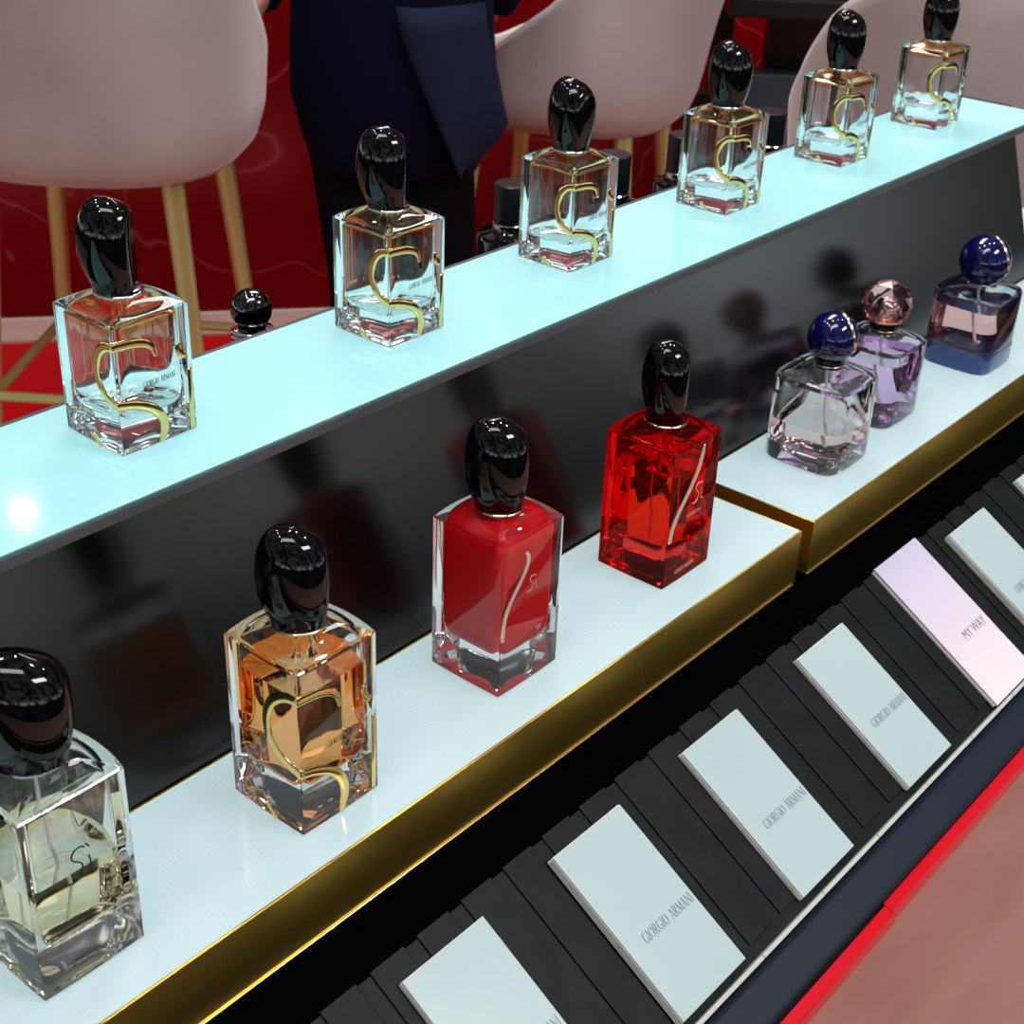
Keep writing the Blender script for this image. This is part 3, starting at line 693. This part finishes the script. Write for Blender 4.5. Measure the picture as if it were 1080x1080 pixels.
V3=tube(cat([(.185,0,1.41),(.235,0,1.25),(.245,-.01,1.15),(.205,.04,1.03),(.175,.07,.97)],5),[.068]*6+[.060]*5+[.056]*5+[.047]*5,20)
V,Fc=join(V1,V2,V3); jk=link('jacket',V,Fc,m_navycloth,per)
# rear flap of the jacket swinging out to the right
def flap():
    rows=[(.985,.020,.166),(.94,.030,.172),(.90,.045,.184),(.86,.062,.194),(.82,.080,.203),(.785,.096,.212),(.755,.110,.198),(.728,.122,.172),(.700,.133,.150)]
    out=[];inn=[];n=10
    G=[]
    for i,(z,xl,xr) in enumerate(rows):
        row=[]
        for j in range(n+1):
            t=j/n; x=xl+(xr-xl)*t; y=-.150-.012*math.sin(PI*t*1.6+i*.25)+.06*t**2
            row.append(Vector((x,y,z+.012*math.sin(t*5)*(i==8))))
        G.append(row)
    V=[];Fc=[];m=n+1;R=len(G)
    for row in G: V+=row
    for row in G: V+=[p+Vector((-.001,.006,0)) for p in row]
    k=R*m
    for i in range(R-1):
        for j in range(n):
            a=i*m+j; Fc.append((a,a+m,a+m+1,a+1)); Fc.append((k+a,k+a+1,k+a+m+1,k+a+m))
    for i in range(R-1):
        for j,s in ((0,1),(n,-1)):
            a=i*m+j; q=(a,k+a,k+a+m,a+m); Fc.append(q if s>0 else q[::-1])
    for j in range(n):
        a=j; Fc.append((a,a+1,k+a+1,k+a)); a=(R-1)*m+j; Fc.append((a,k+a,k+a+1,a+1))
    return V,Fc
V,Fc=flap(); link('jacket_flap',V,Fc,m_navyflap,jk)
def legm(xs): return loft([el(x,y,z,a,b) for x,y,z,a,b in xs])
V,Fc=join(legm([(-.052,0,.07,.062,.075),(-.054,0,.25,.062,.068),(-.058,.005,.46,.068,.075),(-.072,0,.70,.082,.092),(-.074,0,.86,.09,.10),(-.07,0,.95,.08,.09)]),
  legm([(.105,0,.07,.062,.075),(.098,0,.25,.062,.068),(.090,.005,.46,.068,.075),(.070,0,.70,.080,.092),(.074,0,.86,.09,.10),(.07,0,.95,.08,.09)]),
  loft([el(0,0,.80,.13,.10),el(0,0,.88,.16,.118),el(0,0,.98,.155,.112),el(0,0,1.04,.145,.105)]))
link('trousers',V,Fc,m_trouser,per)
for x in (-.052,.105):
    V,Fc=loft([el(x,.05,.004,.045,.135,p=2.6),el(x,.05,.02,.048,.138,p=2.6),el(x,.045,.05,.044,.125),el(x,.005,.085,.038,.06),el(x,0,.10,.036,.05)]); link('shoe',V,Fc,m_shoe,per)
V,Fc=loft([el(0,-.008,1.60,.074,.080),el(0,-.006,1.67,.082,.090),el(0,.004,1.72,.076,.086),el(0,.008,1.755,.055,.062),el(0,.008,1.772,.02,.025)]); link('hair',V,Fc,m_hair,per)
for x in (-.03,.03):
    V,Fc=loft([el(x,.092+.006*math.cos(PI*i/8),1.648+.011*math.sin(PI*(i/8-.5)),max(.011*math.cos(PI*(i/8-.5)),.0003),max(.008*math.cos(PI*(i/8-.5)),.0003),16,2) for i in range(9)]); link('eye',V,Fc,m_hair,per)
# ------------------------------------------------------------------ light
w=bpy.data.worlds.new('shop'); sc.world=w; w.use_nodes=True; nt=w.node_tree; nt.nodes.clear()
def WN(t): return nt.nodes.new(t)
out=WN('ShaderNodeOutputWorld'); bg=WN('ShaderNodeBackground'); tcw=WN('ShaderNodeTexCoord'); sp=WN('ShaderNodeSeparateXYZ'); rmp=WN('ShaderNodeValToRGB')
nz=WN('ShaderNodeTexNoise'); rz_=WN('ShaderNodeValToRGB'); mul=WN('ShaderNodeMix'); mul.data_type='RGBA'; mul.blend_type='MULTIPLY'; mul.inputs['Factor'].default_value=1
mrw=WN('ShaderNodeMapRange'); mrw.inputs['From Min'].default_value=-1; mrw.inputs['From Max'].default_value=1
el_=rmp.color_ramp.elements
el_[0].position=0; el_[0].color=(.05,.04,.04,1); el_[1].position=1; el_[1].color=(.22,.22,.23,1)
for p_,c_ in ((.44,(.03,.027,.027)),(.477,(.05,.05,.05)),(.492,(1.1,1.15,1.18)),(.505,(1.9,2.0,2.06)),(.525,(1.3,1.36,1.4)),(.55,(.5,.5,.51)),(.60,(.25,.25,.26)),(.75,(.16,.16,.165))):
    e_=el_.new(p_); e_.color=(*c_,1)
nz.inputs['Scale'].default_value=6.5; nz.inputs['Detail'].default_value=2
rz_.color_ramp.elements[0].position=.44; rz_.color_ramp.elements[0].color=(.10,.09,.09,1)
rz_.color_ramp.elements[1].position=.58; rz_.color_ramp.elements[1].color=(1.7,1.75,1.8,1)
nt.links.new(tcw.outputs['Generated'],sp.inputs[0]); nt.links.new(sp.outputs['Z'],mrw.inputs[0]); nt.links.new(mrw.outputs[0],rmp.inputs[0])
nt.links.new(tcw.outputs['Generated'],nz.inputs['Vector']); nt.links.new(nz.outputs[0],rz_.inputs[0])
nt.links.new(rmp.outputs[0],mul.inputs['A']); nt.links.new(rz_.outputs[0],mul.inputs['B']); mx2=WN('ShaderNodeMapRange'); mx2.inputs['From Min'].default_value=.79; mx2.inputs['From Max'].default_value=.885; mx2.inputs['To Min'].default_value=1.; mx2.inputs['To Max'].default_value=.12
nt.links.new(sp.outputs['X'],mx2.inputs[0]); mul2=WN('ShaderNodeMix'); mul2.data_type='RGBA'; mul2.blend_type='MULTIPLY'; mul2.inputs['Factor'].default_value=1
nt.links.new(mul.outputs['Result'],mul2.inputs['A']); nt.links.new(mx2.outputs[0],mul2.inputs['B']); nt.links.new(mul2.outputs['Result'],bg.inputs['Color'])
bg.inputs['Strength'].default_value=1.0; nt.links.new(bg.outputs[0],out.inputs['Surface'])
def area(name,loc,target,sx,sy,power,col=(1,1,1),shape='RECTANGLE'):
    l=bpy.data.lights.new(name,'AREA'); l.shape=shape; l.size=sx; l.size_y=sy; l.energy=power; l.color=col
    o=bpy.data.objects.new(name,l); C.objects.link(o); o.location=loc
    o.rotation_euler=(Vector(target)-Vector(loc)).to_track_quat('-Z','Y').to_euler(); return o
area('overhead_fill_light',(.3,.2,3.1),(.5,.6,0),1.2,.5,19,(1,.98,.96))  # large soft overhead lights, unseen, added for fill
area('overhead_fill_light',(2.2,1.6,3.1),(2.2,1.6,0),1.6,.6,34,(1,.97,.95))
area('overhead_fill_light',(1.4,-1.4,3.1),(1.2,.2,.5),1.2,.4,42,(1,.98,.97))  # added to brighten the floor in front
for (x,y) in ((.5,1.5),(1.1,.9),(1.7,.5),(.1,1.0),(2.3,.2),(.9,2.2),(-.5,.4),(1.6,1.6)):
    area('downlight',(x,y,3.0),(x,y,0),.09,.09,3.5,(1,.97,.93),'DISK')

area('downlight',(1.78,3.15,2.6),(1.78,3.15,0),.11,.11,4,(1,.98,.96),'DISK')
vs=sc.view_settings; sc.display_settings.display_device='sRGB'; vs.view_transform='Standard'; vs.look='None'; vs.exposure=0; vs.gamma=1; vs.use_curve_mapping=False
cy_=sc.cycles; cy_.max_bounces=20; cy_.transmission_bounces=20; cy_.glossy_bounces=8; cy_.diffuse_bounces=4; cy_.transparent_max_bounces=12
cy_.caustics_refractive=True; cy_.caustics_reflective=False; cy_.sample_clamp_indirect=4; cy_.use_denoising=True; cy_.blur_glossy=.3
